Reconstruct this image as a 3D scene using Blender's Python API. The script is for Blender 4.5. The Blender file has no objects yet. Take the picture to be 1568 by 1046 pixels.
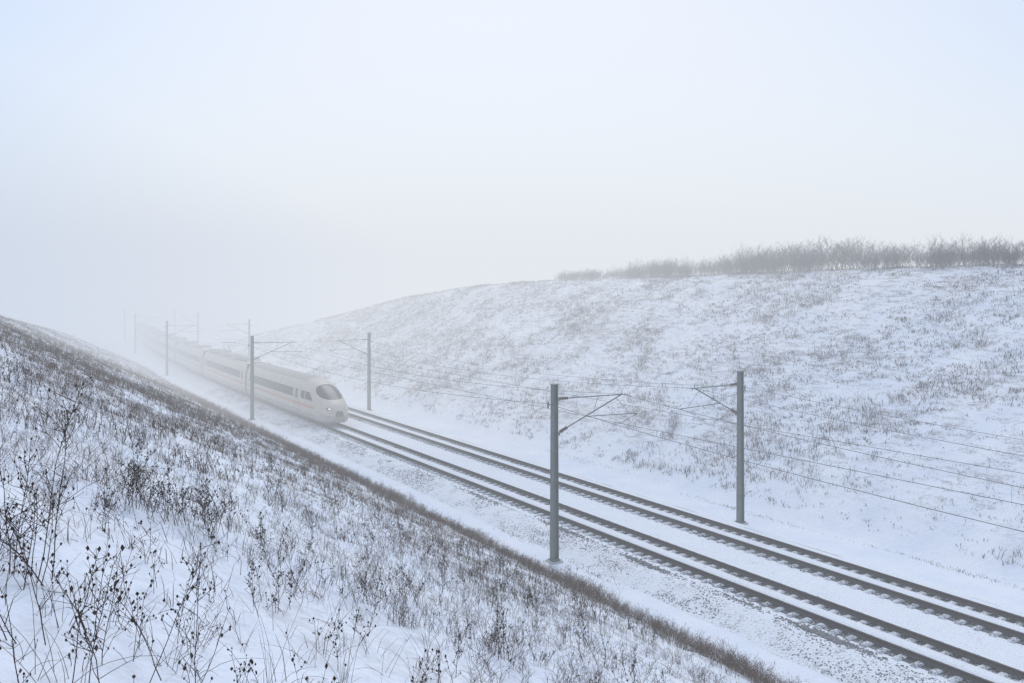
import bpy, math, random
import numpy as np
from mathutils import Vector
rng=np.random.default_rng(7); random.seed(7)
scene=bpy.context.scene
scene.view_settings.view_transform='Standard'
try: scene.view_settings.look='None'
except Exception: pass
scene.view_settings.exposure=0

# ---------------------------------------------------------------- helpers
def link(o,parent=None):
    scene.collection.objects.link(o)
    if parent: o.parent=parent
    return o
def tri_mesh(name,V,F,mats,parent=None,smooth=False,midx=None,attrs=None):
    V=np.asarray(V,dtype=np.float32); F=np.asarray(F,dtype=np.int32)
    k=F.shape[1]
    me=bpy.data.meshes.new(name)
    me.vertices.add(len(V)); me.vertices.foreach_set('co',V.ravel())
    me.loops.add(F.size); me.loops.foreach_set('vertex_index',F.ravel())
    me.polygons.add(len(F)); me.polygons.foreach_set('loop_start',np.arange(0,F.size,k,dtype=np.int32))
    if midx is not None: me.polygons.foreach_set('material_index',np.asarray(midx,dtype=np.int32))
    if smooth: me.polygons.foreach_set('use_smooth',np.ones(len(F),dtype=bool))
    if attrs:
        for n,a in attrs.items():
            at=me.attributes.new(n,'FLOAT','POINT'); at.data.foreach_set('value',np.asarray(a,dtype=np.float32))
    for m in mats: me.materials.append(m)
    me.update(calc_edges=True)
    o=bpy.data.objects.new(name,me); return link(o,parent)

_T=rng.random((256,256))
def vnoise(x,y):
    x=np.asarray(x,float); y=np.asarray(y,float)
    xi=np.floor(x).astype(int); yi=np.floor(y).astype(int); fx=x-xi; fy=y-yi
    fx=fx*fx*(3-2*fx); fy=fy*fy*(3-2*fy)
    a=_T[xi&255,yi&255]; b=_T[(xi+1)&255,yi&255]; c=_T[xi&255,(yi+1)&255]; d=_T[(xi+1)&255,(yi+1)&255]
    return (a*(1-fx)+b*fx)*(1-fy)+(c*(1-fx)+d*fx)*fy
def fbm(x,y,o=3):
    s=0;a=1;t=0
    for i in range(o):
        s=s+a*vnoise(x*2**i+17.3*i,y*2**i+5.1*i); t+=a; a*=.5
    return s/t
def sst(a,b,x):
    t=np.clip((x-a)/(b-a),0,1); return t*t*(3-2*t)
def curve(Y):
    Y=np.asarray(Y,float); d=np.clip(Y-75,0,None); d2=np.clip(d,0,200)
    return .00034*d2*d2+np.clip(d-200,0,None)*.136
def smin(a,b,k):
    h=np.clip(.5+.5*(b-a)/k,0,1); return b*(1-h)+a*h-k*h*(1-h)
TOE_N=21.2; TOE_F=37.2
def height(X,Y,detail=True):
    X=np.asarray(X,float); Y=np.asarray(Y,float)
    Xt=X-curve(Y)
    HN=np.interp(Y,[-1e4,60,100,130,165,210,260],[13.5,13.0,11.2,9.0,5.5,1.5,.3])
    HF=np.interp(Y,[-1e4,20,60,95,116,133,150,180,215,260],[15.2,14.9,14.4,14.0,13.4,11.8,8.4,3.6,1.0,.2])
    sn=.5*(TOE_N-Xt)+.35*(fbm(X*.12+3,Y*.09,2)-.5)*sst(0,6,TOE_N-Xt)
    sf=(Xt-TOE_F)/1.9+.9*(fbm(X*.07+9,Y*.05+2,2)-.5)*sst(0,8,Xt-TOE_F)
    zn=smin(sn,HN+.6*(fbm(Y*.05,X*.03,2)-.5),2.0); zf=smin(sf,HF+.5*(fbm(Y*.04+7,X*.02,2)-.5),1.6)
    z=np.where(Xt<28,np.maximum(zn,0),np.maximum(zf,0))
    z=np.where((Xt>=TOE_N)&(Xt<=TOE_F),0,z)
    if detail:
        veg=np.maximum(sst(-.5,2.5,TOE_N-Xt),sst(0,3,Xt-TOE_F))
        z=z+veg*(.18*(fbm(X*.9,Y*.9,3)-.5)+.12*(fbm(X*2.3+4,Y*2.3,2)-.5))+(1-veg)*.05*(fbm(X*.7,Y*.35,3)-.5)
    return z

# ---------------------------------------------------------------- materials
def mat(name,build):
    m=bpy.data.materials.new(name); m.use_nodes=True; nt=m.node_tree; nt.nodes.clear()
    out=nt.nodes.new('ShaderNodeOutputMaterial'); build(nt,out); return m
def noise(nt,vec,scale,detail=4,rough=.6):
    n=nt.nodes.new('ShaderNodeTexNoise'); n.inputs['Scale'].default_value=scale
    n.inputs['Detail'].default_value=detail; n.inputs['Roughness'].default_value=rough
    nt.links.new(vec,n.inputs['Vector']); return n.outputs['Fac']
def ramp(nt,f,a,b,ca=(0,0,0,1),cb=(1,1,1,1)):
    n=nt.nodes.new('ShaderNodeValToRGB'); e=n.color_ramp.elements
    e[0].position=a;e[0].color=ca;e[1].position=b;e[1].color=cb
    nt.links.new(f,n.inputs[0]); return n.outputs[0]
def mixc(nt,f,a,b):
    n=nt.nodes.new('ShaderNodeMix'); n.data_type='RGBA'
    for s,v in ((0,f),(6,a),(7,b)):
        if hasattr(v,'type') and hasattr(v,'node'): nt.links.new(v,n.inputs[s])
        else: n.inputs[s].default_value=v
    return n.outputs[2]
def mth(nt,op,a,b):
    n=nt.nodes.new('ShaderNodeMath'); n.operation=op
    for i,v in enumerate((a,b)):
        if hasattr(v,'node'): nt.links.new(v,n.inputs[i])
        else: n.inputs[i].default_value=v
    return n.outputs[0]
def objvec(nt,scale=(1,1,1)):
    t=nt.nodes.new('ShaderNodeTexCoord'); m=nt.nodes.new('ShaderNodeMapping'); m.inputs['Scale'].default_value=scale
    nt.links.new(t.outputs['Object'],m.inputs[0]); return m.outputs[0]
def simple(name,c1,c2,scale,rough=.7,metal=0,bump=0,emit=None,spec=.5):
    def b(nt,out):
        p=nt.nodes.new('ShaderNodeBsdfPrincipled'); v=objvec(nt)
        f=noise(nt,v,scale)
        col=mixc(nt,ramp(nt,f,.35,.65),(*c1,1),(*c2,1))
        nt.links.new(col,p.inputs['Base Color']); p.inputs['Roughness'].default_value=rough; p.inputs['Metallic'].default_value=metal
        p.inputs['Specular IOR Level'].default_value=spec
        if bump:
            bn=nt.nodes.new('ShaderNodeBump'); bn.inputs['Strength'].default_value=bump; bn.inputs['Distance'].default_value=.02
            nt.links.new(f,bn.inputs['Height']); nt.links.new(bn.outputs[0],p.inputs['Normal'])
        if emit:
            p.inputs['Emission Color'].default_value=(*emit[0],1); p.inputs['Emission Strength'].default_value=emit[1]
        nt.links.new(p.outputs[0],out.inputs[0])
    return mat(name,b)
SNOW_A=(.78,.83,.92,1); SNOW_B=(.87,.90,.95,1)
def snow_ground(nt,out):
    p=nt.nodes.new('ShaderNodeBsdfDiffuse'); v=objvec(nt); vs=objvec(nt,(1.6,.55,1.6))
    col=mixc(nt,ramp(nt,noise(nt,v,.35,2),.35,.65),SNOW_A,SNOW_B)
    at=nt.nodes.new('ShaderNodeAttribute'); at.attribute_name='grassy'
    patch=noise(nt,v,.16,3,.55)
    fine=noise(nt,v,7,4,.75)
    mid=noise(nt,vs,1.3,4,.7)
    s=mth(nt,'ADD',mth(nt,'MULTIPLY',patch,.45),mth(nt,'ADD',mth(nt,'MULTIPLY',fine,.65),mth(nt,'MULTIPLY',mid,.85)))
    n2=nt.nodes.new('ShaderNodeMapRange')
    n2.inputs['From Min'].default_value=.95; n2.inputs['From Max'].default_value=1.16; nt.links.new(s,n2.inputs['Value']); k=n2.outputs[0]
    litter=mixc(nt,noise(nt,v,3,2),(.22,.19,.18,1),(.42,.41,.42,1))
    m=mth(nt,'MULTIPLY',k,at.outputs['Fac'])
    m=mth(nt,'MULTIPLY',m,.8)
    col=mixc(nt,m,col,litter)
    nt.links.new(col,p.inputs[0])
    bn=nt.nodes.new('ShaderNodeBump'); bn.inputs['Strength'].default_value=.7; bn.inputs['Distance'].default_value=.09
    nt.links.new(mth(nt,'ADD',noise(nt,v,4,4,.6),mth(nt,'MULTIPLY',mid,.6)),bn.inputs['Height']); nt.links.new(bn.outputs[0],p.inputs['Normal'])
    nt.links.new(p.outputs[0],out.inputs[0])
M_snow=mat('snow_ground',snow_ground)
def ballast_f(lo,hi,big=.35,dk=1.0):
    def f(nt,out):
        p=nt.nodes.new('ShaderNodeBsdfDiffuse'); v=objvec(nt)
        st=nt.nodes.new('ShaderNodeTexVoronoi'); st.inputs['Scale'].default_value=14; nt.links.new(v,st.inputs['Vector'])
        stone=mixc(nt,st.outputs['Color'],(.07*dk,.07*dk,.075*dk,1),(.22*dk,.22*dk,.23*dk,1))
        s=mth(nt,'ADD',mth(nt,'MULTIPLY',noise(nt,v,11,3,.7),.65),mth(nt,'MULTIPLY',noise(nt,v,1.1,4,.6),big))
        k=ramp(nt,s,lo,hi)
        nt.links.new(mixc(nt,k,SNOW_B,stone),p.inputs[0])
        bn=nt.nodes.new('ShaderNodeBump'); bn.inputs['Strength'].default_value=.8; bn.inputs['Distance'].default_value=.04
        nt.links.new(st.outputs['Distance'],bn.inputs['Height']); nt.links.new(bn.outputs[0],p.inputs['Normal'])
        nt.links.new(p.outputs[0],out.inputs[0])
    return f
M_ballast=mat('snowy_ballast',ballast_f(.52,.65,dk=1.5))
M_bedsnow=mat('trackbed_snow',ballast_f(.58,.74))
M_dark=mat('bare_ballast',ballast_f(.36,.48,dk=.75))
M_sleeper=mat('snowy_sleeper',ballast_f(.46,.60))
M_rail=simple('rail_steel',(.045,.036,.033),(.08,.068,.06),6,.55,.3)
M_mast=simple('mast_steel',(.125,.15,.145),(.165,.195,.19),3,.6,.0)
M_conc=simple('concrete',(.4,.4,.39),(.55,.55,.54),5,.9,0,.3)
M_wire=simple('wire',(.10,.11,.115),(.14,.15,.15),3,.5,.3)
M_ins=simple('insulator',(.12,.08,.07),(.2,.14,.12),5,.3)
M_body=simple('train_white',(.50,.455,.39),(.55,.505,.44),1.2,.4,spec=.35)
M_roof=simple('train_roof',(.36,.345,.32),(.42,.405,.38),1.5,.6,spec=.3)
M_glass=simple('train_glass',(.012,.017,.02),(.022,.028,.032),1,.25,spec=.18)
M_stripe=simple('train_stripe',(.50,.19,.11),(.55,.22,.14),1,.4)
M_under=simple('train_underframe',(.05,.05,.05),(.11,.10,.10),3,.7)
M_skirt=simple('train_skirt',(.33,.32,.31),(.42,.41,.39),2,.5)
M_seam=simple('train_seam',(.12,.12,.12),(.18,.18,.18),2,.6)
M_lamp=simple('headlight',(.8,.75,.62),(.85,.8,.68),2,.3,emit=((1,.88,.62),.35))
def grassm(name,a,b,c):
    def f(nt,out):
        p=nt.nodes.new('ShaderNodeBsdfDiffuse'); v=objvec(nt)
        f1=ramp(nt,noise(nt,v,1.1,2),.35,.65); f2=ramp(nt,noise(nt,v,19,1),.45,.75)
        col=mixc(nt,f2,mixc(nt,f1,(*a,1),(*b,1)),(*c,1))
        nt.links.new(col,p.inputs[0]); nt.links.new(p.outputs[0],out.inputs[0])
    return mat(name,f)
M_weed=grassm('dry_weed',(.020,.013,.012),(.05,.030,.023),(.09,.065,.05))
M_grass=grassm('dry_grass',(.042,.026,.020),(.115,.072,.050),(.20,.15,.115))
M_toe=grassm('brown_shrub',(.055,.032,.022),(.125,.074,.048),(.20,.14,.10))
M_far=grassm('frosted_grass',(.12,.105,.10),(.20,.18,.17),(.36,.34,.34))
M_bush=grassm('bare_twigs',(.14,.135,.14),(.19,.18,.185),(.28,.27,.28))

# ---------------------------------------------------------------- terrain
def steps(segs):
    out=[segs[0][0]]
    for a,b,d in segs:
        n=max(1,int(round((b-a)/d))); out+=list(np.linspace(a,b,n+1)[1:])
    return np.array(out)
xs=steps([(-1500,-200,130),(-200,-40,10),(-40,-6,2),(-6,-1,.4),(-1,8,.16),(8,24,.3),(24,37,1.0),(37,70,.45),(70,120,4),(120,300,20),(300,1700,140)])
ys=steps([(-400,-60,40),(-60,-6,3),(-6,2,.6),(2,14,.16),(14,40,.3),(40,110,.6),(110,200,1.3),(200,320,5),(320,800,30),(800,2500,170)])
XX,YY=np.meshgrid(xs,ys,indexing='ij'); XX=XX+np.where((XX>-60)&(XX<120),curve(YY),0)*1.0
ZZ=height(XX,YY)
nx,ny=len(xs),len(ys)
idx=np.arange(nx*ny).reshape(nx,ny)
F=np.stack([idx[:-1,:-1],idx[1:,:-1],idx[1:,1:],idx[:-1,1:]],-1).reshape(-1,4)
Xt=XX-curve(YY)
gr=np.maximum(sst(.3,2.5,TOE_N-Xt)*.85*(.35+.65*sst(8,22,np.hypot(XX,YY))),sst(.5,5,Xt-TOE_F))
tri_mesh('snow_covered_ground',np.stack([XX,YY,ZZ],-1).reshape(-1,3),F,[M_snow],smooth=True,attrs={'grassy':gr.ravel()})

# ---------------------------------------------------------------- strips along track
YL=steps([(-40,75,3),(75,330,4)])
def strip(prof,name,m,parent=None,closed=False,smooth=False,jit=0,Y=YL):
    P=np.array(prof,float); n=len(P)
    V=np.zeros((len(Y),n,3)); V[:,:,0]=curve(Y)[:,None]+P[:,0]; V[:,:,1]=Y[:,None]; V[:,:,2]=P[:,1]
    if jit:
        V[:,:,2]+=jit*(fbm(V[:,:,0]*1.3,V[:,:,1]*.6,2)-.5)
        V[:,:,0]+=jit*2*(fbm(V[:,:,0]*1.3+40,V[:,:,1]*.5,2)-.5)
    i=np.arange(len(Y)*n).reshape(len(Y),n)
    if closed: i=np.concatenate([i,i[:,:1]],1)
    F=np.stack([i[:-1,:-1],i[:-1,1:],i[1:,1:],i[1:,:-1]],-1).reshape(-1,4)
    return tri_mesh(name,V.reshape(-1,3),F,[m],parent,smooth)
YF=steps([(-40,110,.5),(110,330,3)])
BT=.44
T1,T2=26.5,31.1
strip([(22.9,-.06),(23.5,.10),(24.3,BT-.04),(24.9,BT)],'ballast_shoulder',M_ballast,jit=.07,Y=YF)
strip([(24.9,BT),(25.4,BT),(27.7,BT),(28.8,BT+.05),(29.9,BT),(32.2,BT),(33,BT)],'track_bed',M_bedsnow,Y=YF)
strip([(33,BT),(33.5,BT-.05),(34.05,.05),(34.4,-.06)],'ballast_shoulder',M_bedsnow,jit=.05,Y=YF)
RT=.70
for tc in (T1,T2):
    tr=link(bpy.data.objects.new('railway_track',None))
    for sgn in (-1,1):
        r=tc+sgn*.7535
        hp=[(-.075,.51),(-.075,.53),(-.012,.56),(-.012,.65),(-.036,.665),(-.036,RT),(.036,RT),(.036,.665),(.012,.65),(.012,.56),(.075,.53),(.075,.51)]
        strip([(r+a,b) for a,b in hp],'rail',M_rail,tr,closed=True)
        strip([(r-.38,BT+.006),(r-.1,BT+.004),(r+.1,BT+.004),(r+.38,BT+.006)],'bare_stone_strip',M_dark,tr)
    strip([(tc-.38,BT+.01),(tc-.32,BT+.075),(tc,BT+.10),(tc+.32,BT+.075),(tc+.38,BT+.01)],'snow_between_rails',M_bedsnow,tr,jit=.03,Y=YF)
    sy=np.arange(-39,320,.62); n=len(sy)
    b=np.array([(-1.3,-.13,BT-.1),(1.3,-.13,BT-.1),(1.3,.13,BT-.1),(-1.3,.13,BT-.1),(-1.27,-.1,.508),(1.27,-.1,.508),(1.27,.1,.508),(-1.27,.1,.508)])
    V=b[None]+np.stack([curve(sy)+tc,sy,np.zeros(n)],-1)[:,None]
    f=np.array([(4,5,6,7),(0,1,5,4),(1,2,6,5),(2,3,7,6),(3,0,4,7)])
    F=(f[None]+8*np.arange(n)[:,None,None]).reshape(-1,4)
    tri_mesh('sleepers',V.reshape(-1,3),F,[M_sleeper],tr)
def octas(P,R,name,m,parent=None,squash=.7):
    n=len(P); d=np.array([(1,0,0),(0,1,0),(-1,0,0),(0,-1,0),(0,0,1),(0,0,-1)],float)
    a=rng.random(n)*6.28; sc=R[:,None,None]*(.7+.6*rng.random((n,6,1)))
    D=np.repeat(d[None],n,0); x=D[...,0]*np.cos(a)[:,None]-D[...,1]*np.sin(a)[:,None]; y=D[...,0]*np.sin(a)[:,None]+D[...,1]*np.cos(a)[:,None]
    D=np.stack([x,y,D[...,2]*squash],-1)*sc
    V=P[:,None]+D; f=np.array([(0,1,4),(1,2,4),(2,3,4),(3,0,4),(1,0,5),(2,1,5),(3,2,5),(0,3,5)])
    F=(f[None]+6*np.arange(n)[:,None,None]).reshape(-1,3)
    return tri_mesh(name,V.reshape(-1,3),F,[m],parent)
M_stone=simple('stone',(.12,.12,.13),(.32,.32,.34),9,.9)
n=16000
sx=23.2+1.9*rng.random(n)**.8; sy=-5+115*rng.random(n)**1.2
keep=(fbm(sx*.9,sy*.5,3)>.45); sx,sy=sx[keep],sy[keep]
rr=.018+.024*rng.random(len(sx))
for cx,cy,s,q in[(24.95,19,.9,520),(24.95,35,1.2,260),(24.85,28.2,1.0,320),(24.9,23,.7,140),(24.8,44,1.5,180)]:
    sx=np.append(sx,cx+rng.normal(0,.10,q)); sy=np.append(sy,cy+rng.normal(0,s,q)); rr=np.append(rr,.032+.04*rng.random(q))
sz=np.interp(sx,[22.9,23.5,24.3,24.9,25.2],[-.06,.10,BT-.04,BT,BT])
octas(np.stack([sx+curve(sy),sy,sz+.005],-1),rr,'ballast_stones',M_stone)

# ---------------------------------------------------------------- mesh builder for hard objects
class MB:
    def __init__(s): s.v=[];s.f=[];s.m=[]
    def add(s,V,F,m):
        o=len(s.v); s.v+= [tuple(p) for p in V]; s.f+=[tuple(i+o for i in f) for f in F]; s.m+=[m]*len(F)
    def box(s,c,d,m,tap=1.0):
        x,y,z=c; a,b,h=d[0]/2,d[1]/2,d[2]/2
        V=[(x-a,y-b,z-h),(x+a,y-b,z-h),(x+a,y+b,z-h),(x-a,y+b,z-h)]+[(x+i*a*tap,y+j*b*tap,z+h) for i,j in((-1,-1),(1,-1),(1,1),(-1,1))]
        s.add(V,[(3,2,1,0),(4,5,6,7),(0,1,5,4),(1,2,6,5),(2,3,7,6),(3,0,4,7)],m)
    def tube(s,p0,p1,r0,m,r1=None,n=6):
        r1=r0 if r1 is None else r1
        p0=Vector(p0);p1=Vector(p1); d=(p1-p0).normalized(); u=d.orthogonal().normalized(); w=d.cross(u)
        V=[]
        for p,r in((p0,r0),(p1,r1)):
            for i in range(n):
                a=6.2832*i/n; V.append(p+u*math.cos(a)*r+w*math.sin(a)*r)
        F=[(i,(i+1)%n,n+(i+1)%n,n+i) for i in range(n)]+[tuple(range(n-1,-1,-1)),tuple(range(n,2*n))]
        s.add(V,F,m)
    def obj(s,name,mats,parent=None,smooth=False):
        me=bpy.data.meshes.new(name); me.from_pydata(s.v,[],s.f)
        for m in mats: me.materials.append(m)
        me.polygons.foreach_set('material_index',s.m)
        if smooth: me.polygons.foreach_set('use_smooth',[True]*len(s.f))
        me.update(); return link(bpy.data.objects.new(name,me),parent)

# ---------------------------------------------------------------- masts + catenary
MY=[32.1+51.4*k for k in range(-2,6)]
XN,XF=22.4,34.55
ZC,ZM=RT+5.35,RT+6.75
for side in (0,1):
    for k,Y in enumerate(MY):
        cx=float(curve(Y)); sg=1 if side==0 else -1
        x=(XN if side==0 else XF)+cx; tx=(T1 if side==0 else T2)+cx
        b=MB(); Hm=8.15
        b.box((x,Y,-.05),(.6,.6,.24),2)
        for s2 in(-1,1):
            z0,z1=.05,Hm; w0,w1=.15,.115
            V=[(x+s2*w0-.011,Y-.14,z0),(x+s2*w0+.011,Y-.14,z0),(x+s2*w0+.011,Y+.14,z0),(x+s2*w0-.011,Y+.14,z0),
               (x+s2*w1-.011,Y-.12,z1),(x+s2*w1+.011,Y-.12,z1),(x+s2*w1+.011,Y+.12,z1),(x+s2*w1-.011,Y+.12,z1)]
            b.add(V,[(3,2,1,0),(4,5,6,7),(0,1,5,4),(1,2,6,5),(2,3,7,6),(3,0,4,7)],0)
        V=[(x-.138,Y-.008,.05),(x+.138,Y-.008,.05),(x+.138,Y+.008,.05),(x-.138,Y+.008,.05),(x-.103,Y-.008,Hm-.01),(x+.103,Y-.008,Hm-.01),(x+.103,Y+.008,Hm-.01),(x-.103,Y+.008,Hm-.01)]
        b.add(V,[(3,2,1,0),(4,5,6,7),(0,1,5,4),(1,2,6,5),(2,3,7,6),(3,0,4,7)],0)
        b.box((x,Y,Hm+.02),(.3,.3,.04),0)
        b.box((x,Y,.12),(.42,.42,.04),0)
        ms=x+sg*.16
        top=(ms,Y,ZM+.05); low=(ms,Y,ZC-.15+.0)
        b.box((x+sg*.15,Y,ZM+.05),(.12,.34,.14),0); b.box((x+sg*.15,Y,ZC-.15),(.12,.34,.14),0)
        mess=(tx-sg*.1,Y,ZM+.02)
        def seg(p,q,r,ins=True):
            p=Vector(p);q=Vector(q); d=(q-p).normalized()
            if ins:
                b.tube(p,p+d*.15,r,1); b.tube(p+d*.15,p+d*.6,r*.9,3)
                for j in range(5): b.tube(p+d*(.19+j*.09),p+d*(.22+j*.09),r*2.6,3,n=8)
                b.tube(p+d*.58,q,r,1)
            else: b.tube(p,q,r,1)
        seg(top,(mess[0]+sg*.25,Y,ZM+.0),.028)
        seg(low,mess,.032)
        q=Vector(low).lerp(Vector(mess),.42)
        b.tube(q,(tx+sg*.9,Y,ZC+.42),.022,1)
        b.tube((tx+sg*.9,Y,ZC+.42),(tx-sg*.2,Y,ZC+.02),.014,1)
        b.tube(Vector(top).lerp(Vector(mess),.62),Vector(low).lerp(Vector(mess),.55),.014,1)
        b.tube(Vector(low).lerp(Vector(mess),.9),(tx+sg*.45,Y,ZC+.4),.01,1)
        b.tube(mess,(mess[0],Y,ZM+.2),.02,1)
        b.tube((x-sg*.12,Y,Hm-.9),(x-sg*.35,Y,Hm-.9),.02,1); b.tube((x-sg*.35,Y,Hm-1.05),(x-sg*.35,Y,Hm-.75),.035,3)
        b.obj('catenary_mast',[M_mast,M_mast,M_conc,M_ins])
def wire(b,pts,r):
    for p,q in zip(pts[:-1],pts[1:]): b.tube(p,q,r,0,n=4)
for side in (0,1):
    b=MB(); sg=1 if side==0 else -1; tcn=T1 if side==0 else T2; xm=XN if side==0 else XF
    for k in range(len(MY)-1):
        y0,y1=MY[k],MY[k+1]; nseg=14
        mes=[];con=[];ret=[]
        for i in range(nseg+1):
            t=i/nseg; y=y0+(y1-y0)*t; cx=float(curve(y0))*(1-t)+float(curve(y1))*t
            st=.2*(1-2*t)*(1 if k%2 else -1)
            mes.append((tcn+cx-sg*.1,y,ZM+.02-1.15*4*t*(1-t)*.85)); con.append((tcn+cx+st,y,ZC))
            ret.append((xm-sg*.35+cx,y,7.3-.9*4*t*(1-t)))
        wire(b,mes,.011);wire(b,con,.012);wire(b,ret,.011)
        for i in range(1,nseg,1):
            if i%2==1: b.tube(mes[i],con[i],.005,0,n=3)
    b.obj('overhead_wires',[M_wire])

# ---------------------------------------------------------------- train
TY0=70.6
train=link(bpy.data.objects.new('high_speed_train',None))
S_=[0,.15,.4,.8,1.4,2.2,3.2,4.2,5.4,7,30]
Wd=[.30,.62,.90,1.12,1.27,1.38,1.44,1.465,1.475,1.475,1.475]
Tp=[1.35,1.62,1.86,2.08,2.36,2.76,3.20,3.52,3.74,3.85,3.86]
Bt=[.75,.45,.30,.24,.22,.22,.22,.22,.22,.22,.22]
def smooth_interp(s,a):
    s=np.asarray(s,float); return (np.interp(s-.12,S_,a)+2*np.interp(s,S_,a)+np.interp(s+.12,S_,a))/4
def sec(s,const):
    if const: s=np.zeros_like(np.asarray(s,float))+20
    return smooth_interp(s,Wd),smooth_interp(s,Tp),smooth_interp(s,Bt)
def halfw(s,z,const):
    w,t,bm=sec(s,const); zc=bm+(t-bm)*.42; u=np.where(z>zc,(z-zc)/(t-zc),(zc-z)/(zc-bm))
    u=np.clip(u,0,1); n=np.where(z>zc,2.7,5.0)
    return w*(1-u**n)**(1/n)
def tworld(x,s,z,Y0):
    Y=Y0+np.asarray(s,float); return np.stack([x+T1+curve(Y),Y,z+RT],-1)
def car(Y0,L,front,idxn):
    par=train
    if front: ss=np.concatenate([np.array([.0,.02,.06,.12,.2]),np.linspace(.3,6.5,40),np.linspace(7,L,24)])
    else: ss=np.linspace(0,L,26)
    th=np.linspace(0,2*math.pi,56,endpoint=False)
    Vs=[]
    for s in ss:
        w,t,bm=sec(s,not front); zc=bm+(t-bm)*.42
        c,sn=np.cos(th),np.sin(th)
        n=np.where(sn>0,2.7,5.0)
        x=w*np.sign(c)*np.abs(c)**(2/n); z=zc+np.where(sn>0,t-zc,zc-bm)*np.sign(sn)*np.abs(sn)**(2/n)
        Vs.append(tworld(x,np.full_like(x,s),z,Y0))
    V=np.concatenate(Vs); m=len(th)
    F=[];MI=[]
    for i in range(len(ss)-1):
        for j in range(m):
            F.append((i*m+j,i*m+(j+1)%m,(i+1)*m+(j+1)%m,(i+1)*m+j))
            zz=(Vs[i][j][2]+Vs[i][(j+1)%m][2])/2-RT
            MI.append(1 if (zz>3.45 and ss[i]>6) else (2 if zz<.95 else 0))
    F.append(tuple(range(m))); F.append(tuple((len(ss)-1)*m+j for j in range(m-1,-1,-1))); MI+=[0,0]
    me=bpy.data.meshes.new('body'); me.from_pydata([tuple(v) for v in V],[],F)
    for mm in (M_body,M_roof,M_skirt): me.materials.append(mm)
    me.polygons.foreach_set('material_index',MI); me.polygons.foreach_set('use_smooth',[True]*len(F)); me.update()
    link(bpy.data.objects.new('car_body',me),par)
    def panel(s0,s1,z0,z1,m,off=.012,name='window',slant=0,round_=.0):
        ns=max(2,int((s1-s0)/.3)+1); nz=6
        for sg in(-1,1):
            V=[]
            for i in range(ns+1):
                for j in range(nz+1):
                    z=z0+(z1-z0)*j/nz; s=s0+(s1-s0)*i/ns
                    if slant: s=s+slant*(j/nz)*(1-i/ns)
                    hw=float(halfw(s,z,not front))+off
                    V.append(tworld(np.array(sg*hw),np.array(s),np.array(z),Y0))
            F=[]
            for i in range(ns):
                for j in range(nz):
                    a=i*(nz+1)+j; F.append((a,a+1,a+nz+2,a+nz+1))
            me=bpy.data.meshes.new(name); me.from_pydata([tuple(float(c) for c in v) for v in V],[],F); me.materials.append(m)
            me.polygons.foreach_set('use_smooth',[True]*len(F)); me.update()
            link(bpy.data.objects.new(name,me),par)
    d0=6.9 if front else 1.0
    for ds in ([d0,L-2.0] if front else [1.0,L-1.9]):
        panel(ds,ds+.05,.75,2.95,M_seam,.014,'door_seam'); panel(ds+.9,ds+.95,.75,2.95,M_seam,.014,'door_seam')
        panel(ds+.25,ds+.70,1.9,2.75,M_glass,.014,'door_window')
    w0=(d0+1.5); w1=L-2.5
    nwin=int((w1-w0)/1.9); stp=(w1-w0)/nwin
    panel(w0,w1,1.92,2.72,M_glass,.010,'window_band')
    for i in range(1,nwin): panel(w0+i*stp-.04,w0+i*stp+.04,1.92,2.72,M_seam,.016,'window_pillar')
    panel(2.6 if front else .1,L-.1,1.36,1.52,M_stripe,.010,'stripe')
    if front:
        panel(3.0,4.9,2.02,2.70,M_glass,.014,'cab_side_window',slant=1.0)
        panel(5.15,6.1,2.02,2.72,M_glass,.014,'cab_side_window')
        V=[];ns=28;nr=8
        def front_s(x,z):
            lo,hi=0.0,12.0
            for _ in range(36):
                mid=(lo+hi)/2
                w,t,bm=sec(mid,False)
                ok = (z<float(t)) and abs(x)<float(halfw(mid,z,False))
                if ok: hi=mid
                else: lo=mid
            return hi
        def wpt(x,z):
            s=front_s(x,z); return tworld(np.array(x),np.array(s-.02),np.array(z+.015),Y0)
        V.append(wpt(0,2.78))
        for r in range(1,nr+1):
            for a in range(ns):
                t=6.2832*a/ns; q=r/nr
                x=1.08*q*math.copysign(abs(math.cos(t))**.8,math.cos(t)); z=2.78+ (.60 if math.sin(t)>0 else .52)*q*math.copysign(abs(math.sin(t))**.85,math.sin(t))
                z-= .12*(x/1.08)**2
                V.append(wpt(x,z))
        F=[(0,1+a,1+(a+1)%ns) for a in range(ns)]
        for r in range(nr-1):
            for a in range(ns):
                p=1+r*ns; F.append((p+a,p+ns+a,p+ns+(a+1)%ns,p+(a+1)%ns))
        me=bpy.data.meshes.new('windscreen'); me.from_pydata([tuple(float(c) for c in v) for v in V],[],F); me.materials.append(M_glass)
        me.polygons.foreach_set('use_smooth',[True]*len(F)); me.update(); link(bpy.data.objects.new('windscreen',me),par)
        def disc(x0,z0,rx,rz,m,nm,off):
            V=[];F=[]
            V.append(None)
            for a in range(14):
                t=6.2832*a/14; x=x0+rx*math.cos(t); z=z0+rz*math.sin(t); s=front_s(x,z); V.append(tworld(np.array(x),np.array(s-off),np.array(z),Y0))
            s=front_s(x0,z0); V[0]=tworld(np.array(x0),np.array(s-off-.02),np.array(z0),Y0)
            F=[(0,1+a,1+(a+1)%14) for a in range(14)]
            me=bpy.data.meshes.new(nm); me.from_pydata([tuple(float(c) for c in v) for v in V],[],F); me.materials.append(m); me.update()
            link(bpy.data.objects.new(nm,me),par)
        for sg in(-1,1):
            disc(sg*.80,1.55,.20,.13,M_seam,'headlight_housing',.02); disc(sg*.78,1.55,.10,.08,M_lamp,'headlight',.045)
        disc(0,1.05,.32,.17,M_seam,'coupler_flap',.012)
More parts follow.
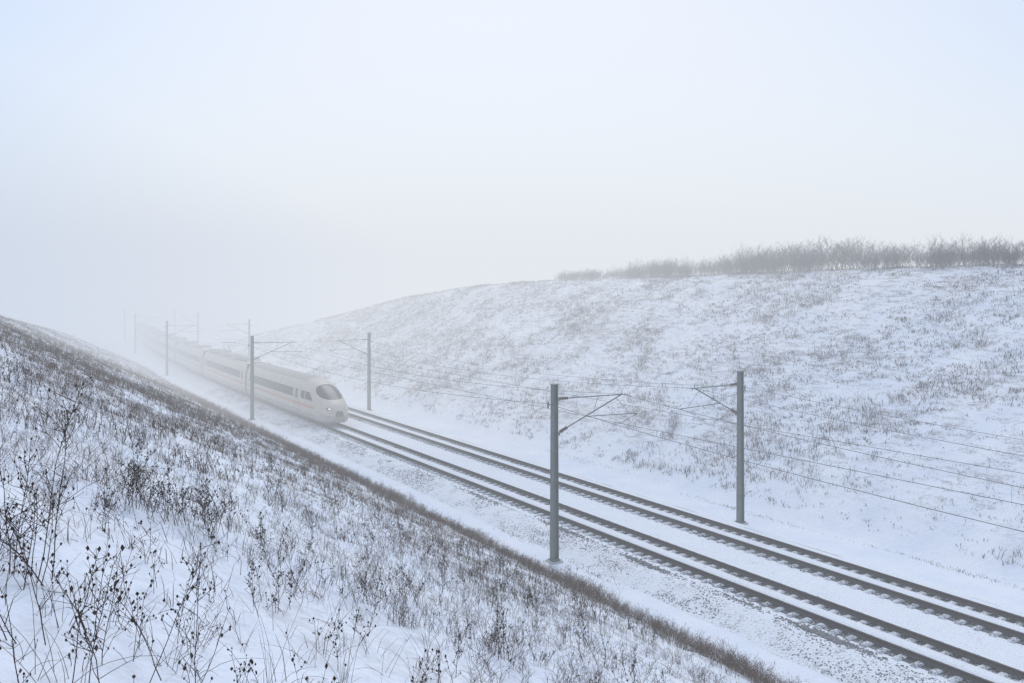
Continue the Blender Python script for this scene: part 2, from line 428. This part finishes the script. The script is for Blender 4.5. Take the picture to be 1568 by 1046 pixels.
    b=MB()
    for bs in ([3.8,L-3.8] if front else [3.2,L-3.2]):
        for ax in(-1.25,1.25):
            Yw=Y0+bs+ax; xc=T1+float(curve(Yw))
            for sg in(-1,1): b.tube((xc+sg*.70,Yw,RT+.46),(xc+sg*.84,Yw,RT+.46),.46,0,n=20)
        xc=T1+float(curve(Y0+bs))
        for sg in(-1,1): b.box((xc+sg*1.0,Y0+bs,RT+.5),(.16,3.4,.3),0)
    b.obj('bogies',[M_under],par)
Y=TY0; L=25.5
car(Y,L,True,0); Yc=Y+L
roofs=MB()
for i in range(6):
    ga=MB(); xx=T1+float(curve(Yc+.3))
    ga.box((xx,Yc+.3,RT+2.05),(2.55,.64,3.2),0); ga.obj('gangway',[M_under],train)
    Yc+=.6
    car(Yc,24.2,False,i+1)
    def rb(s,l,w,h):
        yy=Yc+s; roofs.box((T1+float(curve(yy)),yy,RT+3.80+h/2),(w,l,h),0,.86)
    if i in(0,2,4):
        rb(5,5.5,1.7,.32); rb(12.5,4,1.5,.22); rb(19.5,5,1.7,.34)
    else:
        rb(6.5,3.2,1.6,.26); rb(17.5,3.2,1.6,.26)
    if i==0:
        yy=Yc+15.5; xx=T1+float(curve(yy))
        for sg in(-1,1):
            roofs.tube((xx+sg*.35,yy-.9,RT+4.05),(xx+sg*.3,yy+.9,RT+4.75),.03,1)
            roofs.tube((xx+sg*.3,yy+.9,RT+4.75),(xx+sg*.25,yy-.5,ZC-.1),.025,1)
        roofs.tube((xx-.95,yy-.5,ZC-.06),(xx+.95,yy-.5,ZC-.06),.04,1)
    Yc+=24.2
roofs.obj('roof_equipment',[M_roof,M_under],train)

# ---------------------------------------------------------------- vegetation
TH=math.radians(32.05)
def ribbons(P,Hh,lean,W,name,m,parent=None):
    n=len(P); a=rng.random(n)*3.1416; d=np.stack([np.cos(a),np.sin(a),np.zeros(n)],-1)*W[:,None]/2
    up=np.zeros((n,3)); up[:,2]=Hh
    L=np.concatenate([lean,np.zeros((n,1))],1)
    mid=P+up*.55+L*.35; tip=P+up*(1-.25*np.clip(np.linalg.norm(lean,axis=1)/np.maximum(Hh,.01),0,1))[:,None]+L
    base=P-np.array([0,0,.03])
    V=np.stack([base-d,base+d,mid-d*.8,mid+d*.8,tip-d*.3,tip+d*.3],1)
    f=np.array([(0,1,3,2),(2,3,5,4)]); F=(f[None]+6*np.arange(n)[:,None,None]).reshape(-1,4)
    return tri_mesh(name,V.reshape(-1,3),F,[m],parent)
def infront(x,y,marg=.70):
    Z=x*math.sin(TH)+y*math.cos(TH); Xc=x*math.cos(TH)-y*math.sin(TH)
    return (Z>1.5)&(np.abs(Xc)<marg*Z+3)
def dens_mid(x,y):
    p=fbm(x*.35+11,y*.28+3,3); d=np.hypot(x,y)
    base=sst(.36,.60,p)*.85+.08
    far=sst(14,45,d)
    toe=sst(17,20.8,x)*.9
    return np.clip(base*sst(4,13,d)*(.6+.4*far)+base*.15+toe+.25*far,0,1)*(x<TOE_N+.1)
ncl=24000
x=-9+(TOE_N+9.3)*rng.random(ncl); y=2+150*rng.random(ncl)**1.45
k=infront(x,y)&(rng.random(ncl)<dens_mid(x,y)); x,y=x[k],y[k]; m=len(x); nn=7
hs=.14+.24*rng.random(m)
X=np.repeat(x,nn)+rng.normal(0,.09,m*nn); Yv=np.repeat(y,nn)+rng.normal(0,.09,m*nn); H=np.repeat(hs,nn)*(.4+.7*rng.random(m*nn))
lean=rng.normal(0,.38,(m*nn,2))*H[:,None]*1.3
X=X+curve(Yv); W=.0052*(.6+.8*rng.random(m*nn))*np.clip(np.hypot(X,Yv)/14,1,3.4)
ribbons(np.stack([X,Yv,height(X,Yv)],-1),H,lean,W,'dry_grass',M_grass)
n0=45000
x=-6+27*rng.random(n0); y=4+60*rng.random(n0)**1.2
k=infront(x,y)&(fbm(x*.6+5,y*.6,3)>.48)&(rng.random(n0)<.15+sst(8,20,np.hypot(x,y))); x,y=x[k],y[k]; n=len(x)
ribbons(np.stack([x,y,height(x,y)],-1),.02+.09*rng.random(n),rng.normal(0,.10,(n,2)),(.005+.006*rng.random(n))*np.clip(np.hypot(x,y)/12,1,2.4),'fallen_grass',M_grass)
def wpath_rib(paths):
    V=[];F=[];o=0
    for pts,w0,w1 in paths:
        k=len(pts); a=random.random()*3.14; d=np.array([math.cos(a),math.sin(a),0]); w=np.linspace(w0,w1,k)[:,None]
        V.append(np.stack([pts-d*w,pts+d*w],1).reshape(-1,3)); i=np.arange(k-1)*2+o
        F.append(np.stack([i,i+1,i+3,i+2],-1)); o+=2*k
    return np.concatenate(V),np.concatenate(F)
def rand_path(p,d,L,k,wob,grav=0):
    pts=[np.array(p,float)]; d=np.array(d,float); d/=np.linalg.norm(d)
    for i in range(k-1):
        d=d+rng.normal(0,wob,3); d[2]-=grav; d/=np.linalg.norm(d); pts.append(pts[-1]+d*L/(k-1))
    return np.array(pts)
def shrublet():
    paths=[]
    for s in range(random.randint(3,6)):
        a=random.random()*6.28; sp=random.uniform(.1,.75); H=random.uniform(.55,1.05)
        st=rand_path((random.gauss(0,.08),random.gauss(0,.08),-.06),(math.cos(a)*sp,math.sin(a)*sp,1),H,4,.13); paths.append((st,.0062,.0032))
        for j in range(9):
            t=random.uniform(.8,2.95); i=int(t); p=st[i]+(st[i+1]-st[i])*(t-i); aa=random.random()*6.28
            br=rand_path(p,(math.cos(aa),math.sin(aa),random.uniform(.2,1.4)),random.uniform(.10,.30),3,.18); paths.append((br,.0038,.005))
            if random.random()<.7:
                aa=random.random()*6.28; tw=rand_path(br[1],(math.cos(aa),math.sin(aa),random.uniform(.3,1.5)),random.uniform(.06,.14),2,.1); paths.append((tw,.0032,.007))
    return wpath_rib(paths)
sht=[shrublet() for _ in range(18)]
def copy_many(tm,x,y,sc,sw):
    Vs=[];Fs=[];o=0; z=height(x,y); ch=rng.integers(0,len(tm),len(x)); an=rng.random(len(x))*6.283
    for q in range(len(tm)):
        k=np.where(ch==q)[0]; V,F=tm[q]; c,s=np.cos(an[k])[:,None],np.sin(an[k])[:,None]
        W=np.stack([(V[None,:,0]*c-V[None,:,1]*s)*sw[k][:,None],(V[None,:,0]*s+V[None,:,1]*c)*sw[k][:,None],V[None,:,2]*sc[k][:,None]],-1)+np.stack([x[k],y[k],z[k]],-1)[:,None]
        Vs.append(W.reshape(-1,3)); Fs.append((F[None]+len(V)*np.arange(len(k))[:,None,None]+o).reshape(-1,F.shape[1])); o+=len(V)*len(k)
    return np.concatenate(Vs),np.concatenate(Fs)
n=11000
x=-8+(TOE_N+8.2)*rng.random(n); y=3+100*rng.random(n)**1.5
k1=infront(x,y)&(rng.random(n)<dens_mid(x,y)*.9)&(np.hypot(x,y)>4.5)
x=x[k1];y=y[k1];x=x+curve(y)
sc=(.16+.30*rng.random(len(x)))*(.65+.8*fbm(x*.8+2,y*.8+9,2))
V,F=copy_many(sht,x,y,sc,sc*1.15)
tri_mesh('low_dry_shrubs',V,F,[M_grass])
n2=5200
x2=17.2+4.25*rng.random(n2)**.65; y2=8+100*rng.random(n2)**1.25
k2=infront(x2,y2)&(rng.random(n2)<sst(16.8,20.3,x2)); x=x2[k2];y=y2[k2];x=x+curve(y)
sc=(.24+.36*rng.random(len(x)))*(.5+.95*fbm(x*.5+2,y*.5+9,3))
V,F=copy_many(sht,x,y,sc,sc*1.15)
tri_mesh('brown_verge_shrubs',V,F,[M_toe])

# far slope tufts
def far_tufts(n,thr,h,nb,spread,W,scx,scy,seed):
    xt=TOE_F+.8+29*rng.random(n); y=-20+200*rng.random(n)
    p=fbm(xt*scx+seed,y*scy+seed*2,3)+.2*(fbm(xt*.09+seed,y*.06,2)-.5); k=(p>thr+.08*sst(6,0,xt-TOE_F))&infront(xt,y); xt,y=xt[k],y[k]; m=len(xt)
    x=xt+curve(y)
    hs=h[0]+(h[1]-h[0])*rng.random(m)
    X=np.repeat(x,nb)+rng.normal(0,spread,m*nb)*.7; Y=np.repeat(y,nb)+rng.normal(0,spread,m*nb)*1.3; H=np.repeat(hs,nb)*(.5+.7*rng.random(m*nb))
    lean=rng.normal(0,.40,(m*nb,2))*H[:,None]
    return np.stack([X,Y,height(X,Y)],-1),H,lean,W*(.6+.8*rng.random(m*nb))
ps=[far_tufts(34000,.46,(.10,.26),5,.12,.034,.45,.30,3),far_tufts(14000,.56,(.22,.48),9,.22,.030,.30,.2,9),far_tufts(12000,.1,(.08,.22),4,.1,.028,.3,.3,21)]
cat=[np.concatenate([p[i] for p in ps]) for i in range(4)]
ribbons(*cat,'frosted_grass_tufts',M_far)
cl=[(60.5,62),(49,85),(45,52),(52,44),(58,47),(46,73),(41,40),(55,30),(43,62),(50,58),(47,33),(42.5,47),(56,75),(52,70),(48,40),(44,35)]
P=[];H=[]
for cx,cy in cl:
    for q in range(3):
        n=random.randint(30,80); ax=cx+random.gauss(0,.8); ay=cy+random.gauss(0,1.4); X=ax+rng.normal(0,.28,n);Y=ay+rng.normal(0,.35,n); P.append(np.stack([X,Y,height(X,Y)],-1)); H.append(.2+.45*rng.random(n))
P=np.concatenate(P);H=np.concatenate(H)
ribbons(P,H,rng.normal(0,.17,(len(P),2)),np.full(len(P),.018),'dry_grass_clumps',M_far)
P=[];H=[]
for cx,cy,s,n in [(23.1,36.5,1.6,120),(22.9,30,1.8,120),(36.6,34,4,200),(36.9,22,4,200),(37.3,50,6,300)]:
    X=cx+rng.normal(0,.15,n);Y=cy+rng.normal(0,s,n)*.6; z=np.where(X<30,np.interp(X,[22.9,23.5,24.3,24.9],[-.06,.10,BT-.04,BT]),height(X,Y)); P.append(np.stack([X,Y,np.maximum(z,0)],-1)); H.append(.03+.10*rng.random(n))
P=np.concatenate(P);H=np.concatenate(H)
ribbons(P,H,rng.normal(0,.06,(len(P),2)),np.full(len(P),.02),'verge_weeds',M_grass)

def tubes(paths):
    V=[];F=[];o=0
    for pts,r0,r1 in paths:
        k=len(pts); d=np.gradient(pts,axis=0); d/=np.linalg.norm(d,axis=1)[:,None]+1e-9
        u=np.cross(d,[.3,.9,.1]); u/=np.linalg.norm(u,axis=1)[:,None]+1e-9; w=np.cross(d,u)
        r=np.linspace(r0,r1,k)[:,None]
        ring=np.stack([pts+r*(u*math.cos(a)+w*math.sin(a)) for a in(0,2.094,4.189)],1)
        V.append(ring.reshape(-1,3)); i=np.arange(k*3).reshape(k,3)+o; i2=np.roll(i,-1,1)
        F.append(np.stack([i[:-1],i2[:-1],i2[1:],i[1:]],-1).reshape(-1,4)); o+=3*k
    return np.concatenate(V),np.concatenate(F)
def weed(x,y,h,nst,paths,heads,bush=1.0,r=.0028):
    z=float(height(x,y))
    for s in range(nst):
        a=random.random()*6.28; ln=random.uniform(.05,.5 if nst>1 else .15)
        bx,by=x+random.gauss(0,.05*nst**.5),y+random.gauss(0,.05*nst**.5)
        H=h*random.uniform(.5,1.1)
        st=rand_path((bx,by,z-.03),(math.cos(a)*ln,math.sin(a)*ln,1),H,8,.08); paths.append((st,r,r*.45))
        nb=int(H*random.uniform(7,15)*bush)
        for j in range(nb):
            t=random.uniform(.25,.97); i=int(t*7); f=t*7-i; p=st[i]*(1-f)+st[min(i+1,7)]*f
            aa=random.random()*6.28; up=random.uniform(.4,1.7); L=H*random.uniform(.10,.36)*(1.15-t*.7)
            br=rand_path(p,(math.cos(aa),math.sin(aa),up),L,4,.16); paths.append((br,r*.6,r*.35))
            for q in range(random.randint(0,3)):
                pp=br[random.randint(1,3)]; a3=random.random()*6.28
                tw=rand_path(pp,(math.cos(a3),math.sin(a3),random.uniform(.3,1.6)),L*.4,3,.1); paths.append((tw,r*.4,r*.25)); 
                if random.random()<.45: heads.append((tw[-1],random.uniform(.003,.008)))
            if random.random()<.45: heads.append((br[-1],random.uniform(.004,.011)))
            if random.random()<.25: heads.append((br[1],random.uniform(.005,.013)))
        heads.append((st[-1],random.uniform(.006,.013)))
paths=[];heads=[];blades=[]
weed(.25,6.75,1.3,4,paths,heads,1.9,.0048)
weed(.33,6.9,1.1,3,paths,heads,1.9,.0044)
weed(.05,6.3,.8,4,paths,heads,1.6,.0042)
weed(1.12,5.25,1.05,1,paths,heads,.9,.0038)
weed(1.0,4.9,.65,2,paths,heads,1,.0033)
weed(.75,5.2,.85,3,paths,heads,1.2,.0036)
weed(.35,4.7,.8,4,paths,heads,1.2,.0036)
weed(.15,5.3,.7,3,paths,heads,1.2,.0036)
weed(.55,5.8,.6,4,paths,heads,1.2,.0034)
for dx,dy in((0,0),(.3,.4),(-.3,.3),(.1,.8),(.5,.1),(.45,.9),(.7,.5),(-.1,1.2)): weed(1.75+dx,10.4+dy,.75,6,paths,heads,2.0,.004)
for x_,y_,h_ in((2.4,8,.42),(3.1,7.6,.4),(1.9,7.5,.45),(3.6,7.2,.35),(4.3,8.0,.4),(5.6,9.2,.45),(4.0,9.6,.5),(2.9,9.0,.5),(6.6,9.8,.4),(7.5,11.5,.45),(5.2,11,.5)): weed(x_,y_,h_,5,paths,heads,2.0,.0036)
weed(5.0,8.2,.5,2,paths,heads,1.4,.003)
for dx in(0,.25,.5): weed(20.9+dx,29.0+dx*.3,1.0,4,paths,heads,1.8,.006)
cnt=0
while cnt<640:
    x=random.uniform(-4,17); y=2.2+26*random.random()**1.2
    if not bool(infront(np.array(x),np.array(y))): continue
    if math.hypot(x,y)<4.0: continue
    if float(fbm(np.array(x*.45+1),np.array(y*.4+8),3))<.36+.2*random.random(): continue
    d=math.hypot(x,y)
    weed(x,y,random.uniform(.15,.58),random.choice([1,2,3,5]),paths,heads,1.3,.0027*max(1,d/8)); cnt+=1
cnt=0
while cnt<380:
    x=random.uniform(-2,11); y=2.5+13*random.random()
    if not bool(infront(np.array(x),np.array(y),.62)) or math.hypot(x,y)<3.6: continue
    z=float(height(x,y))
    for q in range(random.randint(4,12)):
        a=random.random()*6.28; sp=random.uniform(.1,.9)
        blades.append((rand_path((x+random.gauss(0,.05),y+random.gauss(0,.05),z-.02),(math.cos(a)*sp,math.sin(a)*sp,1),random.uniform(.18,.6),6,.05,random.uniform(.03,.32)),.0021,.0008))
    cnt+=1
V,F=tubes(paths)
wd=tri_mesh('dry_weeds',V,F,[M_weed])
V,F=tubes(blades); tri_mesh('arching_grass',V,F,[M_grass])
hp=np.array([h[0] for h in heads]);hr=np.array([h[1] for h in heads])
octas(hp,hr,'seed_heads',M_weed,wd,1.4)

# hedge on far crest
def bush_template(tree=False):
    paths=[]
    n=3 if tree else 20
    for s in range(n):
        a=random.random()*6.28; sp=random.uniform(0,.8) if not tree else random.uniform(0,.3)
        H=random.uniform(.5,1.0)
        st=rand_path((random.gauss(0,.18) if not tree else 0,random.gauss(0,.18) if not tree else 0,-.05),(math.cos(a)*sp,math.sin(a)*sp,1),H,6,.10)
        paths.append((st,.007,.0025))
        for j in range(8 if not tree else 14):
            t=random.uniform(.2,.98)*5; i=int(t); p=st[i]+(st[min(i+1,5)]-st[i])*(t-i); aa=random.random()*6.28
            br=rand_path(p,(math.cos(aa),math.sin(aa),random.uniform(.6,1.8)),random.uniform(.12,.36)*(1.1-.1*t),3,.12); paths.append((br,.0038,.002))
            for q in range(3):
                pp=br[random.randint(1,2)]; a3=random.random()*6.28
                tw=rand_path(pp,(math.cos(a3),math.sin(a3),random.uniform(.5,1.8)),random.uniform(.06,.15),2,.1); paths.append((tw,.003,.0018))
    return wpath_rib(paths)
bt=[bush_template() for _ in range(6)]; tt=[bush_template(True) for _ in range(4)]
n=300; y=3+93*rng.random(n); x=65.2+rng.random(n)*4
hh=np.interp(y,[3,30,36,46,53,60,70,80,96],[2.8,2.5,2.3,2.9,3.3,2.6,2.2,1.9,1.4])*(.55+.55*rng.random(n))*(.65+.65*fbm(y*.22,y*0+3.3,2))
V1,F1=copy_many(bt,x,y,hh,hh*1.15)
ty=np.array([38.5,41,33,59,61.5,64,68,76,35.5,48,28,55]); tx_=66+1.5*rng.random(len(ty)); th_=np.array([3.0,3.2,2.8,3.3,3.6,3.0,2.7,2.2,2.8,3.3,2.8,3.8])
V2,F2=copy_many(tt,tx_,ty,th_,th_*.8)
tri_mesh('hedge',np.concatenate([V1,V2]),np.concatenate([F1,F2+len(V1)]),[M_bush])
b=MB(); by=100.5;bx=63.4+float(curve(by)); bz=float(height(np.array(bx),np.array(by)))
b.box((bx,by,bz+.40),(.45,2.0,.07),0)
for d in(-.8,.8): b.box((bx,by+d,bz+.18),(.38,.12,.37),1)
b.obj('wooden_bench',[simple('bench_wood',(.2,.18,.16),(.35,.33,.31),5,.8),M_conc])

# ---------------------------------------------------------------- fog banks (denser along the cutting)
fog_root=link(bpy.data.objects.new('fog',None))
def fogbox(name,u0,u1,v0,v1,sig,col,z1=32):
    fm=bpy.data.materials.new('fog'); fm.use_nodes=True; nt=fm.node_tree; nt.nodes.clear()
    out=nt.nodes.new('ShaderNodeOutputMaterial'); ab=nt.nodes.new('ShaderNodeVolumeAbsorption'); em=nt.nodes.new('ShaderNodeEmission'); ad=nt.nodes.new('ShaderNodeAddShader')
    ab.inputs['Color'].default_value=(0,0,0,1); ab.inputs['Density'].default_value=sig
    em.inputs['Color'].default_value=(*col,1); em.inputs['Strength'].default_value=sig
    nt.links.new(ab.outputs[0],ad.inputs[0]); nt.links.new(em.outputs[0],ad.inputs[1]); nt.links.new(ad.outputs[0],out.inputs['Volume'])
    b=MB(); g=.004
    b.box(((u0+u1)/2,(v0+v1)/2,(z1-12)/2),(u1-u0-g,v1-v0-g,z1+12),0); o=b.obj(name,[fm],fog_root)
    o.rotation_euler=(0,0,-TH)
fogbox('mist',-1500,1500,-300,62,.0036,(.74,.80,.90))
fogbox('dense_fog_valley',-1500,-42,62,1900,.0138,(.60,.67,.80))
fogbox('dense_fog',-42,1500,62,1900,.0138,(.79,.82,.87))

# ---------------------------------------------------------------- world
w=bpy.data.worlds.new('World'); scene.world=w; w.use_nodes=True; nt=w.node_tree; nt.nodes.clear()
out=nt.nodes.new('ShaderNodeOutputWorld')
sky=nt.nodes.new('ShaderNodeTexSky'); sky.sky_type='NISHITA'; sky.sun_disc=False
SE=math.radians(50); SAZ=math.radians(30)
sky.sun_elevation=SE; sky.sun_rotation=SAZ; sky.dust_density=1
bg=nt.nodes.new('ShaderNodeBackground'); bg.inputs['Strength'].default_value=.055
nt.links.new(sky.outputs[0],bg.inputs[0])
tc=nt.nodes.new('ShaderNodeTexCoord'); dt=nt.nodes.new('ShaderNodeVectorMath'); dt.operation='DOT_PRODUCT'
g=Vector((math.sin(math.radians(34))*math.cos(math.radians(9)),math.cos(math.radians(34))*math.cos(math.radians(9)),math.sin(math.radians(9))))
dt.inputs[1].default_value=g; nt.links.new(tc.outputs['Generated'],dt.inputs[0])
rp=nt.nodes.new('ShaderNodeValToRGB'); rp.color_ramp.interpolation='EASE'
rp.color_ramp.elements[0].position=.78; rp.color_ramp.elements[0].color=(.47,.54,.66,1)
rp.color_ramp.elements[1].position=1.0; rp.color_ramp.elements[1].color=(.65,.635,.62,1)
nt.links.new(dt.outputs['Value'],rp.inputs[0])
bg2=nt.nodes.new('ShaderNodeBackground'); bg2.inputs['Strength'].default_value=.93; nt.links.new(rp.outputs[0],bg2.inputs[0])
ad=nt.nodes.new('ShaderNodeAddShader'); nt.links.new(bg.outputs[0],ad.inputs[0]); nt.links.new(bg2.outputs[0],ad.inputs[1]); nt.links.new(ad.outputs[0],out.inputs[0])
sd=bpy.data.lights.new('sun','SUN'); sd.energy=.9; sd.angle=math.radians(20); sd.color=(1,.97,.93)
so=link(bpy.data.objects.new('sun',sd))
sv=Vector((math.sin(SAZ)*math.cos(SE),math.cos(SAZ)*math.cos(SE),math.sin(SE)))
so.rotation_euler=(-sv).to_track_quat('-Z','Y').to_euler()

# ---------------------------------------------------------------- camera
cd=bpy.data.cameras.new('camera'); cd.sensor_width=36; cd.lens=1300/1568*36; cd.shift_y=-75/1568; cd.clip_start=.05; cd.clip_end=6000
co=link(bpy.data.objects.new('camera',cd)); co.location=(0,0,12.4); co.rotation_euler=(math.radians(90),0,-TH)
scene.camera=co
